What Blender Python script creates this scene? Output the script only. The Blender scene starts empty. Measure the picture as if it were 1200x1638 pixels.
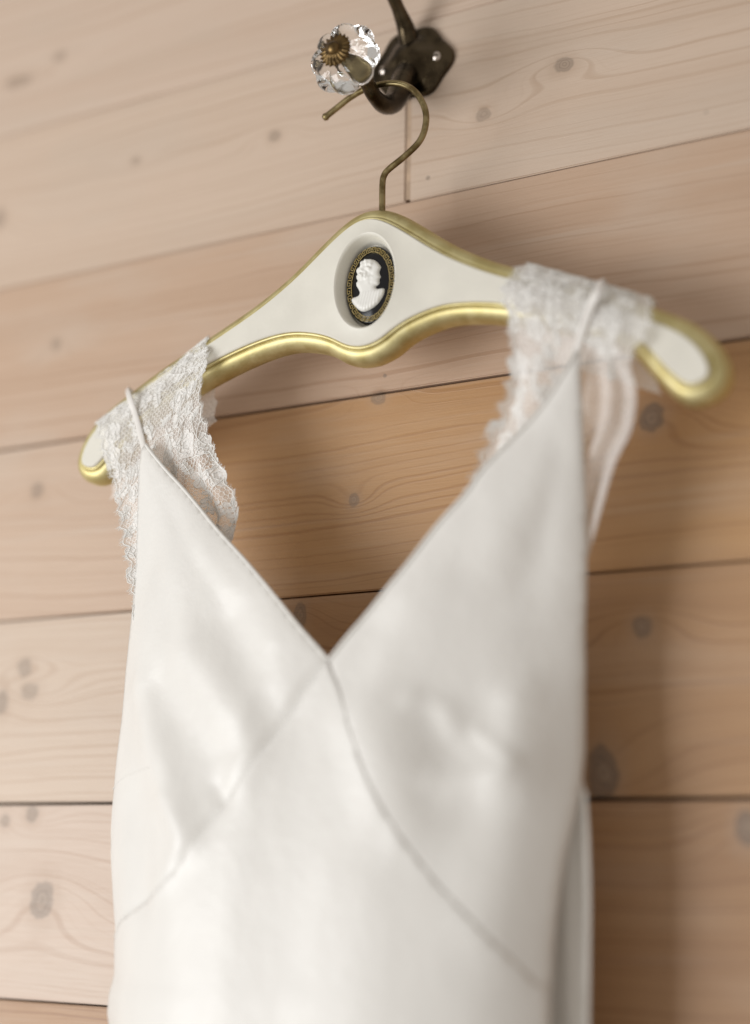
import bpy, bmesh, math, random
import numpy as np
from mathutils import Vector, Matrix, noise
from mathutils.geometry import delaunay_2d_cdt

random.seed(7); np.random.seed(7)
scene = bpy.context.scene
C = scene.collection

# ------------------------------------------------------------------ camera
cam = bpy.data.cameras.new('camera'); cam_o = bpy.data.objects.new('camera', cam); C.objects.link(cam_o)
rt, up, fw = Vector((0.87563, 0.48265, 0.01808)), Vector((0.09560, -0.20988, 0.97304)), Vector((-0.47343, 0.85029, 0.22991))
M = Matrix.Identity(4)
for i in range(3):
    M[i][0], M[i][1], M[i][2] = rt[i], up[i], -fw[i]
M[1][3] = -0.75898
cam_o.matrix_world = M
cam.sensor_fit = 'VERTICAL'; cam.sensor_height = 56.0; cam.sensor_width = 56.0
cam.lens = 2468.9 / 1638 * 56.0
cam.clip_start = 0.02; cam.clip_end = 50
cam.dof.use_dof = True; cam.dof.focus_distance = 0.885; cam.dof.aperture_fstop = 2.4
scene.camera = cam_o

# ------------------------------------------------------------------ light: one window on the left, dim room
world = bpy.data.worlds.new('World'); scene.world = world; world.use_nodes = True
bg = world.node_tree.nodes['Background']
bg.inputs['Color'].default_value = (1.0, 0.925, 0.845, 1); bg.inputs['Strength'].default_value = 0.46
def area(name, loc, target, sx, sy, power, col):
    l = bpy.data.lights.new(name, 'AREA'); l.shape = 'RECTANGLE'; l.size = sx; l.size_y = sy
    l.energy = power; l.color = col
    o = bpy.data.objects.new(name, l); C.objects.link(o); o.location = loc
    o.rotation_euler = (Vector(target) - Vector(loc)).to_track_quat('-Z', 'Y').to_euler()
    return o
area('window_light', (-1.50, -1.38, -0.22), (-0.42, 0.0, 0.20), 0.95, 1.10, 26.0, (0.97, 0.985, 1.0))
scene.view_settings.view_transform = 'Standard'; scene.view_settings.look = 'None'
scene.view_settings.exposure = 0.0; scene.view_settings.gamma = 1.0
scene.view_settings.use_curve_mapping = False
scene.cycles.max_bounces = 10; scene.cycles.transparent_max_bounces = 24
scene.cycles.caustics_refractive = True; scene.cycles.blur_glossy = 0.6
scene.cycles.sample_clamp_indirect = 6.0

# ------------------------------------------------------------------ measured shapes (metres; wall is the plane y = 0)
DRESS_LEFT = [(-0.1189, -0.5438), (-0.0873, -0.5468), (-0.0745, -0.5502), (-0.0648, -0.5496), (-0.0548, -0.5464), (-0.0351, -0.5478), (-0.0119, -0.5519), (0.0151, -0.5555), (0.0357, -0.5556), (0.0564, -0.5544), (0.0809, -0.552), (0.1092, -0.5501), (0.1376, -0.5476), (0.1628, -0.5458), (0.1994, -0.5454), (0.2253, -0.5445), (0.243, -0.5424), (0.2473, -0.5407)]
DRESS_RIGHT = [(-0.0991, -0.2768), (-0.0653, -0.2761), (-0.0119, -0.2745), (0.0201, -0.2745), (0.0378, -0.2754), (0.0618, -0.2776), (0.0923, -0.2777), (0.1228, -0.2764), (0.1472, -0.2738), (0.1686, -0.2717), (0.1996, -0.271), (0.2309, -0.2702), (0.2597, -0.2695), (0.2647, -0.2701)]
NECK_LEFT = [(-0.5389, 0.2425), (-0.5228, 0.2258), (-0.5043, 0.2084), (-0.4787, 0.1835), (-0.4551, 0.1617), (-0.433, 0.1393), (-0.4163, 0.1216), (-0.4024, 0.1074)]
NECK_RIGHT = [(-0.2718, 0.2593), (-0.277, 0.25), (-0.2889, 0.2341), (-0.3054, 0.2176), (-0.3201, 0.203), (-0.3298, 0.19), (-0.3445, 0.1746), (-0.3609, 0.1544), (-0.3775, 0.1358), (-0.3908, 0.1212), (-0.4024, 0.1074)]
SEAM_LEFT = [(-0.4024, 0.1074), (-0.4106, 0.0974), (-0.4203, 0.0841), (-0.4348, 0.0636), (-0.4497, 0.0447), (-0.4668, 0.0226), (-0.4876, -0.0012), (-0.5121, -0.0159), (-0.5366, -0.0264), (-0.5476, -0.0351)]
SEAM_RIGHT = [(-0.4024, 0.1074), (-0.3927, 0.0896), (-0.3824, 0.0657), (-0.3713, 0.044), (-0.3584, 0.0244), (-0.3399, 0.0012), (-0.3221, -0.0162), (-0.305, -0.0336), (-0.2944, -0.046), (-0.2896, -0.0544)]
FRONT_RIGHT_LOW = [(-0.2776, 0.0618), (-0.2787, 0.0437), (-0.2808, 0.0287), (-0.2842, 0.011), (-0.2869, -0.0121), (-0.289, -0.0376), (-0.2902, -0.0655), (-0.2909, -0.0955)]
SIDE_SEAM = [(-0.5548, 0.0453), (-0.5384, 0.0514), (-0.5122, 0.0549)]
FOLDS = [([(-0.5285, 0.0999), (-0.5145, 0.0712), (-0.4902, 0.0356), (-0.4786, 0.0163)], 0.0065, 0.005), ([(-0.5142, 0.0993), (-0.4823, 0.0698), (-0.4617, 0.0464)], 0.0085, -0.0038), ([(-0.4927, 0.1177), (-0.4652, 0.0923), (-0.4436, 0.0654), (-0.4483, 0.0494)], 0.0075, 0.0036), ([(-0.4653, 0.1295), (-0.4483, 0.1015), (-0.4382, 0.0782)], 0.009, -0.0045), ([(-0.5004, 0.1751), (-0.5226, 0.1489), (-0.5268, 0.1173)], 0.01, 0.003), ([(-0.4632, 0.0426), (-0.4573, 0.0368)], 0.004, -0.003), ([(-0.499, 0.0374), (-0.4854, 0.0211), (-0.4891, 0.0004), (-0.4988, -0.0092)], 0.005, 0.004), ([(-0.5247, 0.0346), (-0.5172, 0.0147), (-0.5147, -0.0079)], 0.0085, -0.005), ([(-0.4242, 0.127), (-0.433, 0.1009), (-0.4469, 0.0883)], 0.008, 0.0025), ([(-0.5388, 0.2338), (-0.5207, 0.1885), (-0.4952, 0.1354)], 0.006, 0.0018), ([(-0.534, 0.2293), (-0.4864, 0.1735), (-0.439, 0.1228)], 0.0055, 0.0014), ([(-0.5367, 0.2316), (-0.5066, 0.1867), (-0.4738, 0.144)], 0.0045, -0.0014), ([(-0.2737, 0.247), (-0.2924, 0.1972), (-0.3148, 0.1534)], 0.006, 0.0018), ([(-0.2724, 0.2469), (-0.2801, 0.1841), (-0.2896, 0.1283)], 0.005, 0.0014), ([(-0.273, 0.247), (-0.2857, 0.1905), (-0.3031, 0.1406)], 0.005, -0.0016), ([(-0.3149, 0.1439), (-0.3194, 0.1139), (-0.327, 0.0895)], 0.014, -0.0055), ([(-0.3542, 0.0859), (-0.3413, 0.0826), (-0.334, 0.0711)], 0.005, 0.0042), ([(-0.3474, 0.079), (-0.341, 0.0635)], 0.007, -0.0042), ([(-0.3233, 0.0702), (-0.3127, 0.0621), (-0.3037, 0.0553)], 0.003, 0.0026), ([(-0.3048, 0.082), (-0.303, 0.0668), (-0.3037, 0.0532)], 0.0075, 0.0042), ([(-0.3202, 0.0787), (-0.3275, 0.0586)], 0.008, -0.0038), ([(-0.3424, 0.046), (-0.3247, 0.0472), (-0.3088, 0.051)], 0.005, 0.0028), ([(-0.3374, 0.037), (-0.3269, 0.0335)], 0.009, -0.004), ([(-0.3822, 0.0766), (-0.3705, 0.0562), (-0.3536, 0.0244)], 0.0085, 0.0042), ([(-0.3041, 0.0428), (-0.3044, 0.028), (-0.3075, 0.0075), (-0.3116, -0.0168)], 0.01, 0.0045), ([(-0.3635, 0.1366), (-0.376, 0.1114), (-0.3782, 0.0923)], 0.008, 0.0024), ([(-0.3766, 0.1211), (-0.3855, 0.0958)], 0.006, -0.0022), ([(-0.2832, 0.2159), (-0.2885, 0.153), (-0.2896, 0.0916)], 0.014, -0.0025), ([(-0.2992, 0.1911), (-0.3148, 0.1662), (-0.3435, 0.1452)], 0.012, 0.003), ([(-0.4151, 0.068), (-0.4175, -0.0001), (-0.4199, -0.0705)], 0.016, -0.003), ([(-0.385, 0.0456), (-0.3768, -0.0141), (-0.3764, -0.0681)], 0.02, 0.003), ([(-0.3487, -0.0048), (-0.337, -0.0662)], 0.018, -0.0024), ([(-0.311, -0.0434), (-0.3083, -0.0818)], 0.013, 0.0036), ([(-0.4823, -0.0259), (-0.4806, -0.0742)], 0.016, 0.0024)]
STRAP_LEFT = [(-0.5725, -0.045, 0.2872), (-0.558, -0.0615, 0.2769), (-0.5525, -0.0615, 0.2646), (-0.5475, -0.0615, 0.2512), (-0.544, -0.0615, 0.2405)]
STRAP_RIGHT = [(-0.2658, -0.045, 0.3036), (-0.261, -0.0615, 0.2926), (-0.2652, -0.0615, 0.2839), (-0.2694, -0.0615, 0.2728), (-0.2733, -0.0615, 0.261), (-0.2761, -0.0615, 0.2521)]
LACE_LEFT = [((-0.5906, -0.047, 0.2671), (-0.5136, -0.047, 0.3077)), ((-0.5805, -0.0585, 0.2561), (-0.504, -0.0585, 0.2948)), ((-0.5656, -0.0595, 0.2232), (-0.5064, -0.0595, 0.2697)), ((-0.5574, -0.061, 0.1955), (-0.4957, -0.061, 0.2356)), ((-0.5506, -0.062, 0.1743), (-0.4785, -0.062, 0.2042)), ((-0.5453, -0.063, 0.1536), (-0.4798, -0.063, 0.1818)), ((-0.5399, -0.063, 0.1334), (-0.4825, -0.063, 0.1686))]
LACE_RIGHT = [((-0.3057, -0.047, 0.3169), (-0.2387, -0.047, 0.2864)), ((-0.3148, -0.0585, 0.303), (-0.2351, -0.0585, 0.2706)), ((-0.3101, -0.0595, 0.281), (-0.245, -0.0595, 0.2521)), ((-0.3106, -0.06, 0.2542), (-0.2419, -0.06, 0.2352)), ((-0.3161, -0.058, 0.2386), (-0.2456, -0.058, 0.2162)), ((-0.3284, -0.053, 0.2191), (-0.2565, -0.053, 0.2002)), ((-0.341, -0.049, 0.1947), (-0.2684, -0.049, 0.1696)), ((-0.3575, -0.045, 0.1786), (-0.2787, -0.045, 0.1441))]
BUST = [(-0.00147, 0.01514), (0.00151, 0.01459), (0.00376, 0.01296), (0.00546, 0.01092), (0.00641, 0.00902), (0.00589, 0.00774), (0.00555, 0.00608), (0.00595, 0.00463), (0.00653, 0.00315), (0.00581, 0.00225), (0.00577, 0.00089), (0.00568, -0.00047), (0.00478, -0.00134), (0.00369, -0.00184), (0.00371, -0.00287), (0.00519, -0.00364), (0.00739, -0.00368), (0.00887, -0.00411), (0.00908, -0.00552), (0.00839, -0.00779), (0.00679, -0.01024), (0.005, -0.01232), (0.00247, -0.01394), (-0.00045, -0.01516), (-0.00376, -0.01563), (-0.00675, -0.01445), (-0.00941, -0.01195), (-0.01133, -0.00956), (-0.01194, -0.00739), (-0.01066, -0.00623), (-0.00806, -0.00581), (-0.00696, -0.00514), (-0.00681, -0.00379), (-0.00779, -0.00155), (-0.00896, 0.00038), (-0.00919, 0.00215), (-0.00828, 0.0032), (-0.00906, 0.0049), (-0.00928, 0.00633), (-0.00856, 0.00724), (-0.00935, 0.00912), (-0.00901, 0.01044), (-0.00791, 0.01146), (-0.0068, 0.01178), (-0.00683, 0.01317), (-0.00592, 0.0144), (-0.0037, 0.01503)]
KNOTS = [(-0.3025, 0.46, 0.0062, 0.8, 0.6), (-0.3535, 0.4404, 0.0053, 0.9, 0.5), (-0.501, 0.4602, 0.0048, 0.9, 0.45), (-0.6123, 0.4678, 0.0043, 0.7, 0.35), (-0.6871, 0.5652, 0.0053, 0.8, 0.35), (-0.724, 0.5548, 0.0132, 0.35, 0.4), (-0.7315, 0.4493, 0.0059, 1.3, 0.4), (-0.6715, 0.3465, 0.0049, 1, 0.35), (-0.255, 0.2407, 0.0076, 1, 0.95), (-0.4369, 0.2138, 0.0038, 1.2, 0.6), (-0.4211, 0.2742, 0.005, 0.8, 0.6), (-0.2628, 0.1286, 0.0057, 1, 0.75), (-0.2856, 0.0538, 0.0088, 1.6, 1.0), (-0.212, 0.0262, 0.0061, 1.5, 0.9), (-0.679, 0.1272, 0.0063, 1, 0.5), (-0.674, 0.112, 0.0078, 0.7, 0.45), (-0.6966, 0.1061, 0.0053, 1.6, 0.6), (-0.679, 0.2449, 0.0059, 1, 0.5), (-0.6866, 0.0302, 0.0047, 1, 0.5), (-0.6644, 0.0344, 0.0051, 1.1, 0.6), (-0.6517, -0.0178, 0.0094, 1.3, 0.7), (-0.4715, 0.1477, 0.0047, 2.0, 0.7), (-0.4176, 0.2872, 0.0013, 1, 1), (-0.3904, 0.4074, 0.0015, 1, 0.8), (-0.22, 0.4097, 0.0017, 1, 0.2)]
CAM_RIGHT = (0.8756, 0.4826, 0.0181)
CAM_UP = (0.0956, -0.2099, 0.973)
CAM_FWD = (-0.4734, 0.8503, 0.2299)
def _ip(z, pts):
    zs = [a for a, b in pts]; vs = [b for a, b in pts]
    return np.interp(z, zs, vs)
def dress_left(z):  return _ip(z, DRESS_LEFT)
def dress_right(z): return _ip(z, DRESS_RIGHT)
def dress_front(x, z):
    """depth (y) of the hanging front of the dress at (x, z)"""
    xl = dress_left(z); xr = dress_right(z)
    u = np.clip((x - xl) / (xr - xl), 0, 1)
    pw = np.where(u < .5, 3.0, 4.0)
    E = 1 - np.abs(2 * u - 1) ** pw
    A = _ip(z, [(-.3, .058), (-.06, .048), (0, .042), (.1, .031), (.2, .013), (.25, .004)])
    yl = _ip(z, [(-.3, -.058), (.1, -.060), (.25, -.066)])
    yr = _ip(z, [(-.3, -.042), (.1, -.046), (.25, -.066)])
    return yl * (1 - u) + yr * u - A * E


# ------------------------------------------------------------------ helpers
def obj(name, me, mat=None, parent=None, smooth=True):
    if isinstance(me, bmesh.types.BMesh):
        m = bpy.data.meshes.new(name); me.to_mesh(m); me.free(); me = m
    o = bpy.data.objects.new(name, me); C.objects.link(o)
    if mat is not None and not me.materials: me.materials.append(mat)
    if smooth and len(me.polygons): me.polygons.foreach_set('use_smooth', [True] * len(me.polygons))
    if parent is not None: o.parent = parent
    return o
def empty(name, label, cat, loc=(0, 0, 0), group=None):
    o = bpy.data.objects.new(name, None); C.objects.link(o); o.location = loc; o.empty_display_size = .02
    o['label'] = label; o['category'] = cat
    if group: o['group'] = group
    return o
def pin(o, parent):
    """parent keeping world placement (parents are unrotated)"""
    o.parent = parent; o.location = Vector(o.location) - parent.location
    return o
def catmull(pts, n=8, closed=False):
    P = [np.array(q, float) for q in pts]; N = len(P); out = []
    segs = N if closed else N - 1
    for i in range(segs):
        if closed: a, b, c, d = P[i-1], P[i], P[(i+1) % N], P[(i+2) % N]
        else: a, b, c, d = P[max(i-1, 0)], P[i], P[i+1], P[min(i+2, N-1)]
        for k in range(n):
            t = k / n
            out.append(.5 * ((2*b) + (-a + c)*t + (2*a - 5*b + 4*c - d)*t*t + (-a + 3*b - 3*c + d)*t**3))
    if not closed: out.append(P[-1])
    return out
def resample(pts, step, closed=False):
    P = [np.array(q, float) for q in pts]
    if closed: P = P + [P[0]]
    L = np.concatenate([[0], np.cumsum([np.linalg.norm(P[i+1] - P[i]) for i in range(len(P)-1)])])
    n = max(2, int(round(L[-1] / step)))
    s = np.linspace(0, L[-1], n + 1)
    A = np.array(P); R_ = np.stack([np.interp(s, L, A[:, k]) for k in range(A.shape[1])], 1)
    return R_[:-1] if closed else R_
def tube_into(bm, pts, rad, n=8, cap=True):
    pts = [Vector(q) for q in pts]; N = len(pts)
    rads = rad if hasattr(rad, '__len__') else [rad] * N
    t0 = (pts[1] - pts[0]).normalized()
    ref = Vector((0, 0, 1)) if abs(t0.z) < .9 else Vector((1, 0, 0))
    nrm = t0.cross(ref).normalized(); rings = []
    for i in range(N):
        t = (pts[min(i+1, N-1)] - pts[max(i-1, 0)]).normalized()
        nrm = (nrm - t * nrm.dot(t)).normalized(); bi = t.cross(nrm)
        rings.append([bm.verts.new(pts[i] + (nrm * math.cos(a) + bi * math.sin(a)) * rads[i])
                      for a in (2 * math.pi * k / n for k in range(n))])
    for i in range(N - 1):
        for k in range(n):
            bm.faces.new((rings[i][k], rings[i][(k+1) % n], rings[i+1][(k+1) % n], rings[i+1][k]))
    if cap and n > 2:
        bm.faces.new(rings[0][::-1]); bm.faces.new(rings[-1])
def strip(bm, ra, rb, closed=True):
    n = len(ra)
    for k in range(n if closed else n - 1):
        bm.faces.new((ra[k], ra[(k+1) % n], rb[(k+1) % n], rb[k]))

# ------------------------------------------------------------------ material helpers
class NT:
    def __init__(s, name):
        s.m = bpy.data.materials.new(name); s.m.use_nodes = True; s.t = s.m.node_tree
        s.t.nodes.clear(); s.out = s.t.nodes.new('ShaderNodeOutputMaterial')
    def n(s, typ, **kw):
        d = s.t.nodes.new(typ)
        for k, v in kw.items():
            if k == 'inp':
                for a, b in v.items():
                    if isinstance(b, bpy.types.NodeSocket): s.t.links.new(b, d.inputs[a])
                    else: d.inputs[a].default_value = b
            else: setattr(d, k, v)
        return d
    def math(s, op, a, b=None, c=None):
        d = s.t.nodes.new('ShaderNodeMath'); d.operation = op
        for i, v in enumerate((a, b, c)):
            if v is None: continue
            if isinstance(v, bpy.types.NodeSocket): s.t.links.new(v, d.inputs[i])
            else: d.inputs[i].default_value = v
        return d.outputs[0]
    def mix(s, f, a, b):
        d = s.t.nodes.new('ShaderNodeMix'); d.data_type = 'RGBA'; d.clamp_factor = True
        for sock, v in ((d.inputs[0], f), (d.inputs[6], a), (d.inputs[7], b)):
            if isinstance(v, bpy.types.NodeSocket): s.t.links.new(v, sock)
            else: sock.default_value = v if not isinstance(v, tuple) else (*v, 1) if len(v) == 3 else v
        return d.outputs[2]
    def smooth(s, v, lo, hi, a=0., b=1.):
        d = s.t.nodes.new('ShaderNodeMapRange'); d.interpolation_type = 'SMOOTHSTEP'
        s.t.links.new(v, d.inputs[0])
        for i, x in enumerate((lo, hi, a, b)): d.inputs[i+1].default_value = x
        return d.outputs[0]
    def link(s, a, b): s.t.links.new(a, b)
    def noise(s, vec, scale, detail=2, rough=.5, dim='3D', w=None):
        d = s.t.nodes.new('ShaderNodeTexNoise'); d.noise_dimensions = dim
        d.inputs['Scale'].default_value = scale; d.inputs['Detail'].default_value = detail; d.inputs['Roughness'].default_value = rough
        if vec is not None and dim != '1D': s.link(vec, d.inputs['Vector'])
        if w is not None: s.link(w, d.inputs['W'])
        return d.outputs[0]
def simple(name, col, rough=.5, metal=0., spec=.5, bump=0., bscale=800., var=0., coat=0.):
    t = NT(name); tc = t.n('ShaderNodeTexCoord').outputs['Object']
    b = t.n('ShaderNodeBsdfPrincipled', inp={'Roughness': rough, 'Metallic': metal, 'Specular IOR Level': spec, 'Coat Weight': coat})
    nz = t.noise(tc, bscale * .12, 3)
    lo = tuple(c * (1 - var) for c in col); hi = tuple(min(1, c * (1 + var)) for c in col)
    t.link(t.mix(t.smooth(nz, .3, .7), lo, hi), b.inputs['Base Color'])
    if bump:
        bp = t.n('ShaderNodeBump', inp={'Strength': bump, 'Distance': .0004, 'Height': t.noise(tc, bscale, 2)})
        t.link(bp.outputs[0], b.inputs['Normal'])
    t.link(b.outputs[0], t.out.inputs[0])
    return t.m

def wood(name, knots, seed, tint, band=1.0):
    tint, pale, dark = tint
    """whitewashed pine: growth rings bend round the knots of this board"""
    t = NT(name); tc = t.n('ShaderNodeTexCoord').outputs['Object']
    sx = t.n('ShaderNodeSeparateXYZ', inp={0: tc}); X, Z = sx.outputs[0], sx.outputs[2]
    def vec(ax, az, off):
        cb = t.n('ShaderNodeCombineXYZ')
        t.link(t.math('MULTIPLY_ADD', X, ax, off), cb.inputs[0]); t.link(t.math('MULTIPLY_ADD', Z, az, seed * 3.1), cb.inputs[2])
        cb.inputs[1].default_value = seed * 1.7
        return cb.outputs[0]
    g = t.math('ADD', Z, t.math('MULTIPLY', t.math('SUBTRACT', t.noise(vec(2.2, 5, seed), 1.0, 1), .5), .042))
    g = t.math('ADD', g, t.math('MULTIPLY', t.math('SUBTRACT', t.noise(vec(14, 40, seed), 1.0, 2), .5), .0045))
    kmask = None; khalo = None; kcore = None
    for i, (kx, kz, r, asp, dk) in enumerate(knots):
        dx = t.math('MULTIPLY', t.math('SUBTRACT', X, kx), 1 / r)
        dz = t.math('MULTIPLY', t.math('SUBTRACT', Z, kz), 1 / (r * asp))
        big = r > .002
        ddx = t.math('MULTIPLY', dx, 1/5.0); ddz = t.math('MULTIPLY', dz, 1/2.2)
        d2 = t.math('ADD', t.math('MULTIPLY', ddx, ddx), t.math('MULTIPLY', ddz, ddz))
        if big:
            amp = r * 3.0 * (1 if i % 2 else -1)
            g = t.math('ADD', g, t.math('MULTIPLY', t.math('POWER', 2.718, t.math('MULTIPLY', d2, -1)), amp))
        wob = t.math('MULTIPLY', t.math('SUBTRACT', t.noise(vec(120, 120, seed + i), 1.0, 2), .5), .95)
        rr = t.math('ADD', t.math('SQRT', t.math('ADD', t.math('MULTIPLY', dx, dx), t.math('MULTIPLY', dz, dz))), wob)
        m = t.math('MULTIPLY', t.smooth(rr, .6, 1.1, 1, 0), dk)
        core = t.math('MULTIPLY', t.smooth(rr, .25, .6, 1, 0), dk * (.55 if big else 0))
        halo = t.math('MULTIPLY', t.smooth(rr, .8, 2.6, 1, 0), .55 * dk if big else 0)
        ringm = t.math('MULTIPLY', t.math('MULTIPLY', m, t.smooth(t.math('SINE', t.math('MULTIPLY', rr, 15.0)), -.2, .9)), 1.0 if big else 0)
        kring = ringm if kmask is None else t.math('MAXIMUM', kring, ringm)
        rim = t.math('MULTIPLY', t.math('MULTIPLY', t.smooth(rr, .55, .85), t.smooth(rr, .95, 1.2, 1, 0)), dk)
        krim = rim if kmask is None else t.math('MAXIMUM', krim, rim)
        kmask = m if kmask is None else t.math('MAXIMUM', kmask, m)
        kcore = core if kcore is None else t.math('MAXIMUM', kcore, core)
        khalo = halo if khalo is None else t.math('MAXIMUM', khalo, halo)
    w = t.math('ADD', g, seed * .37)
    rings = t.noise(None, 320, 1.5, .5, '1D', w)
    late = t.smooth(rings, .50, .74)
    broad = t.noise(None, 26, 2, .5, '1D', w)
    fib = t.noise(vec(30, 1500, seed), 1.0, 3, .65)
    blot = t.noise(vec(7, 22, seed * 2), 1.0, 3)
    strk = t.noise(vec(5, 160, seed * 5), 1.0, 2)
    col = t.mix(t.math('MULTIPLY', late, .50 * band), pale, dark)
    col = t.mix(t.math('MULTIPLY', t.smooth(broad, .45, .7), .32), col, tuple(.45 * a + .55 * b for a, b in zip(pale, dark)))
    col = t.mix(t.math('MULTIPLY', t.smooth(blot, .48, .72), .42 * tint), col, (.56, .455, .365))
    col = t.mix(t.math('MULTIPLY', t.smooth(strk, .56, .78), .30 * tint), col, (.58, .475, .385))
    col = t.mix(t.math('MULTIPLY', t.smooth(fib, .45, .75), .22), col, dark)
    if kmask is not None:
        col = t.mix(khalo, col, (.40, .27, .18))
        col = t.mix(t.math('MULTIPLY', kmask, .82), col, (.215, .16, .12))
        col = t.mix(t.math('MULTIPLY', kring, .55), col, (.105, .075, .055))
        col = t.mix(t.math('MULTIPLY', krim, .5), col, (.105, .085, .07))
        col = t.mix(t.math('MULTIPLY', kcore, .6), col, (.34, .26, .19))
    b = t.n('ShaderNodeBsdfPrincipled', inp={'Base Color': col, 'Specular IOR Level': .7})
    t.link(t.math('MULTIPLY_ADD', fib, .16, .42), b.inputs['Roughness'])
    h = t.math('ADD', t.math('MULTIPLY', fib, .6), t.math('MULTIPLY', late, .5))
    bp = t.n('ShaderNodeBump', inp={'Strength': .28, 'Distance': .0006, 'Height': h})
    t.link(bp.outputs[0], b.inputs['Normal']); t.link(b.outputs[0], t.out.inputs[0])
    return t.m

def fabric(name, col, rough, spec, weave=1300., bump=.26, sheen=.2, trans=.12):
    t = NT(name); tc = t.n('ShaderNodeTexCoord').outputs['Object']
    mp = t.n('ShaderNodeMapping', inp={0: tc, 3: (1, 1, .35)})
    b = t.n('ShaderNodeBsdfPrincipled', inp={'Roughness': rough, 'Specular IOR Level': spec, 'Sheen Weight': sheen, 'Sheen Roughness': .4})
    nz = t.noise(mp.outputs[0], 60, 3)
    t.link(t.mix(t.smooth(nz, .3, .7), tuple(c * .975 for c in col), col), b.inputs['Base Color'])
    h = t.math('ADD', t.noise(mp.outputs[0], weave, 1), t.math('MULTIPLY', t.noise(tc, 150, 2), 2.0))
    bp = t.n('ShaderNodeBump', inp={'Strength': bump, 'Distance': .0005, 'Height': h})
    t.link(bp.outputs[0], b.inputs['Normal'])
    tr = t.n('ShaderNodeBsdfTranslucent', inp={'Color': (*col, 1)})
    mx = t.n('ShaderNodeMixShader', inp={0: trans, 1: b.outputs[0], 2: tr.outputs[0]})
    t.link(mx.outputs[0], t.out.inputs[0])
    return t.m
def sheer(name, col, opacity):
    t = NT(name); tc = t.n('ShaderNodeTexCoord').outputs['Object']
    nz = t.noise(tc, 900, 2)
    d = t.n('ShaderNodeBsdfDiffuse', inp={'Color': (*col, 1)}); tr = t.n('ShaderNodeBsdfTranslucent', inp={'Color': (*col, 1)})
    a = t.n('ShaderNodeMixShader', inp={0: .08, 1: d.outputs[0], 2: tr.outputs[0]})
    tp = t.n('ShaderNodeBsdfTransparent')
    f = t.math('MULTIPLY_ADD', t.smooth(nz, .3, .7), .24, opacity - .12)
    mx = t.n('ShaderNodeMixShader', inp={0: f, 1: tp.outputs[0], 2: a.outputs[0]})
    t.link(mx.outputs[0], t.out.inputs[0])
    return t.m
def glass(name):
    t = NT(name)
    b = t.n('ShaderNodeBsdfPrincipled', inp={'Base Color': (.97, .985, .99, 1), 'Roughness': .02, 'IOR': 1.5, 'Transmission Weight': 1.0})
    t.link(b.outputs[0], t.out.inputs[0])
    return t.m
def metal(name, col, dark, rough, scale, lo=.35, hi=.65, bump=.05):
    t = NT(name); tc = t.n('ShaderNodeTexCoord').outputs['Object']
    nz = t.noise(tc, scale, 4, .6)
    b = t.n('ShaderNodeBsdfPrincipled', inp={'Metallic': 1.0, 'Base Color': t.mix(t.smooth(nz, lo, hi), dark, col)})
    t.link(t.math('MULTIPLY_ADD', nz, .2, rough - .1), b.inputs['Roughness'])
    bp = t.n('ShaderNodeBump', inp={'Strength': bump, 'Distance': .0005, 'Height': t.noise(tc, scale * 6, 2)})
    t.link(bp.outputs[0], b.inputs['Normal']); t.link(b.outputs[0], t.out.inputs[0])
    return t.m

M_gap = simple('gap_shadow_board', (.10, .075, .05), .9)
M_cream = simple('cream_enamel', (.74, .715, .635), .42, bump=.16, bscale=420, var=.03)
M_gold = metal('gold_paint', (.68, .61, .34), (.57, .49, .235), .55, 90, bump=.12)
M_gold2 = metal('bright_gold', (.90, .74, .36), (.70, .53, .20), .30, 500)
M_brass = metal('dark_brass_wire', (.36, .29, .15), (.17, .125, .055), .36, 160)
M_bronze = metal('antique_bronze', (.095, .072, .044), (.034, .025, .015), .27, 60, bump=.10)
M_rosette = metal('aged_brass', (.20, .13, .055), (.07, .045, .02), .38, 200)
M_screw = metal('screw_metal', (.75, .68, .62), (.45, .38, .32), .30, 400)
M_glass = glass('clear_glass')
M_black = simple('black_enamel', (.010, .010, .011), .16, spec=.3)
M_ivory = simple('ivory_resin', (.80, .79, .75), .38, bump=.06, var=.03)
M_satin = fabric('ivory_satin', (.86, .84, .80), .36, .5)
M_satin_b = fabric('ivory_satin_back', (.86, .82, .76), .46, .35)
M_ribbon = fabric('satin_ribbon', (.87, .84, .80), .40, .4)
M_thread = fabric('lace_thread', (.95, .94, .91), .6, .25, bump=.03, sheen=.1, trans=.06)
M_petal = sheer('lace_cloth', (.97, .955, .93), .76)
M_tulle2 = sheer('silk_tulle_folded', (.97, .96, .94), .50)
M_tulle = sheer('silk_tulle', (.97, .955, .93), .46)

# ------------------------------------------------------------------ the wall: whitewashed pine boards
W_ = .118; ZJ = .39470
bm = bmesh.new()
def box(bm, x0, x1, y0, y1, z0, z1):
    v = [bm.verts.new(q) for q in ((x0,y0,z0),(x1,y0,z0),(x1,y1,z0),(x0,y1,z0),(x0,y0,z1),(x1,y0,z1),(x1,y1,z1),(x0,y1,z1))]
    for f in ((0,3,2,1),(4,5,6,7),(0,1,5,4),(1,2,6,5),(2,3,7,6),(3,0,4,7)): bm.faces.new([v[i] for i in f])
box(bm, -1.55, .75, .0205, .04, -.56, 1.10)
wall = obj('wall', bm, M_gap, smooth=False); wall['kind'] = 'structure'
wall['label'] = 'whitewashed pine board wall behind the dress'
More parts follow.
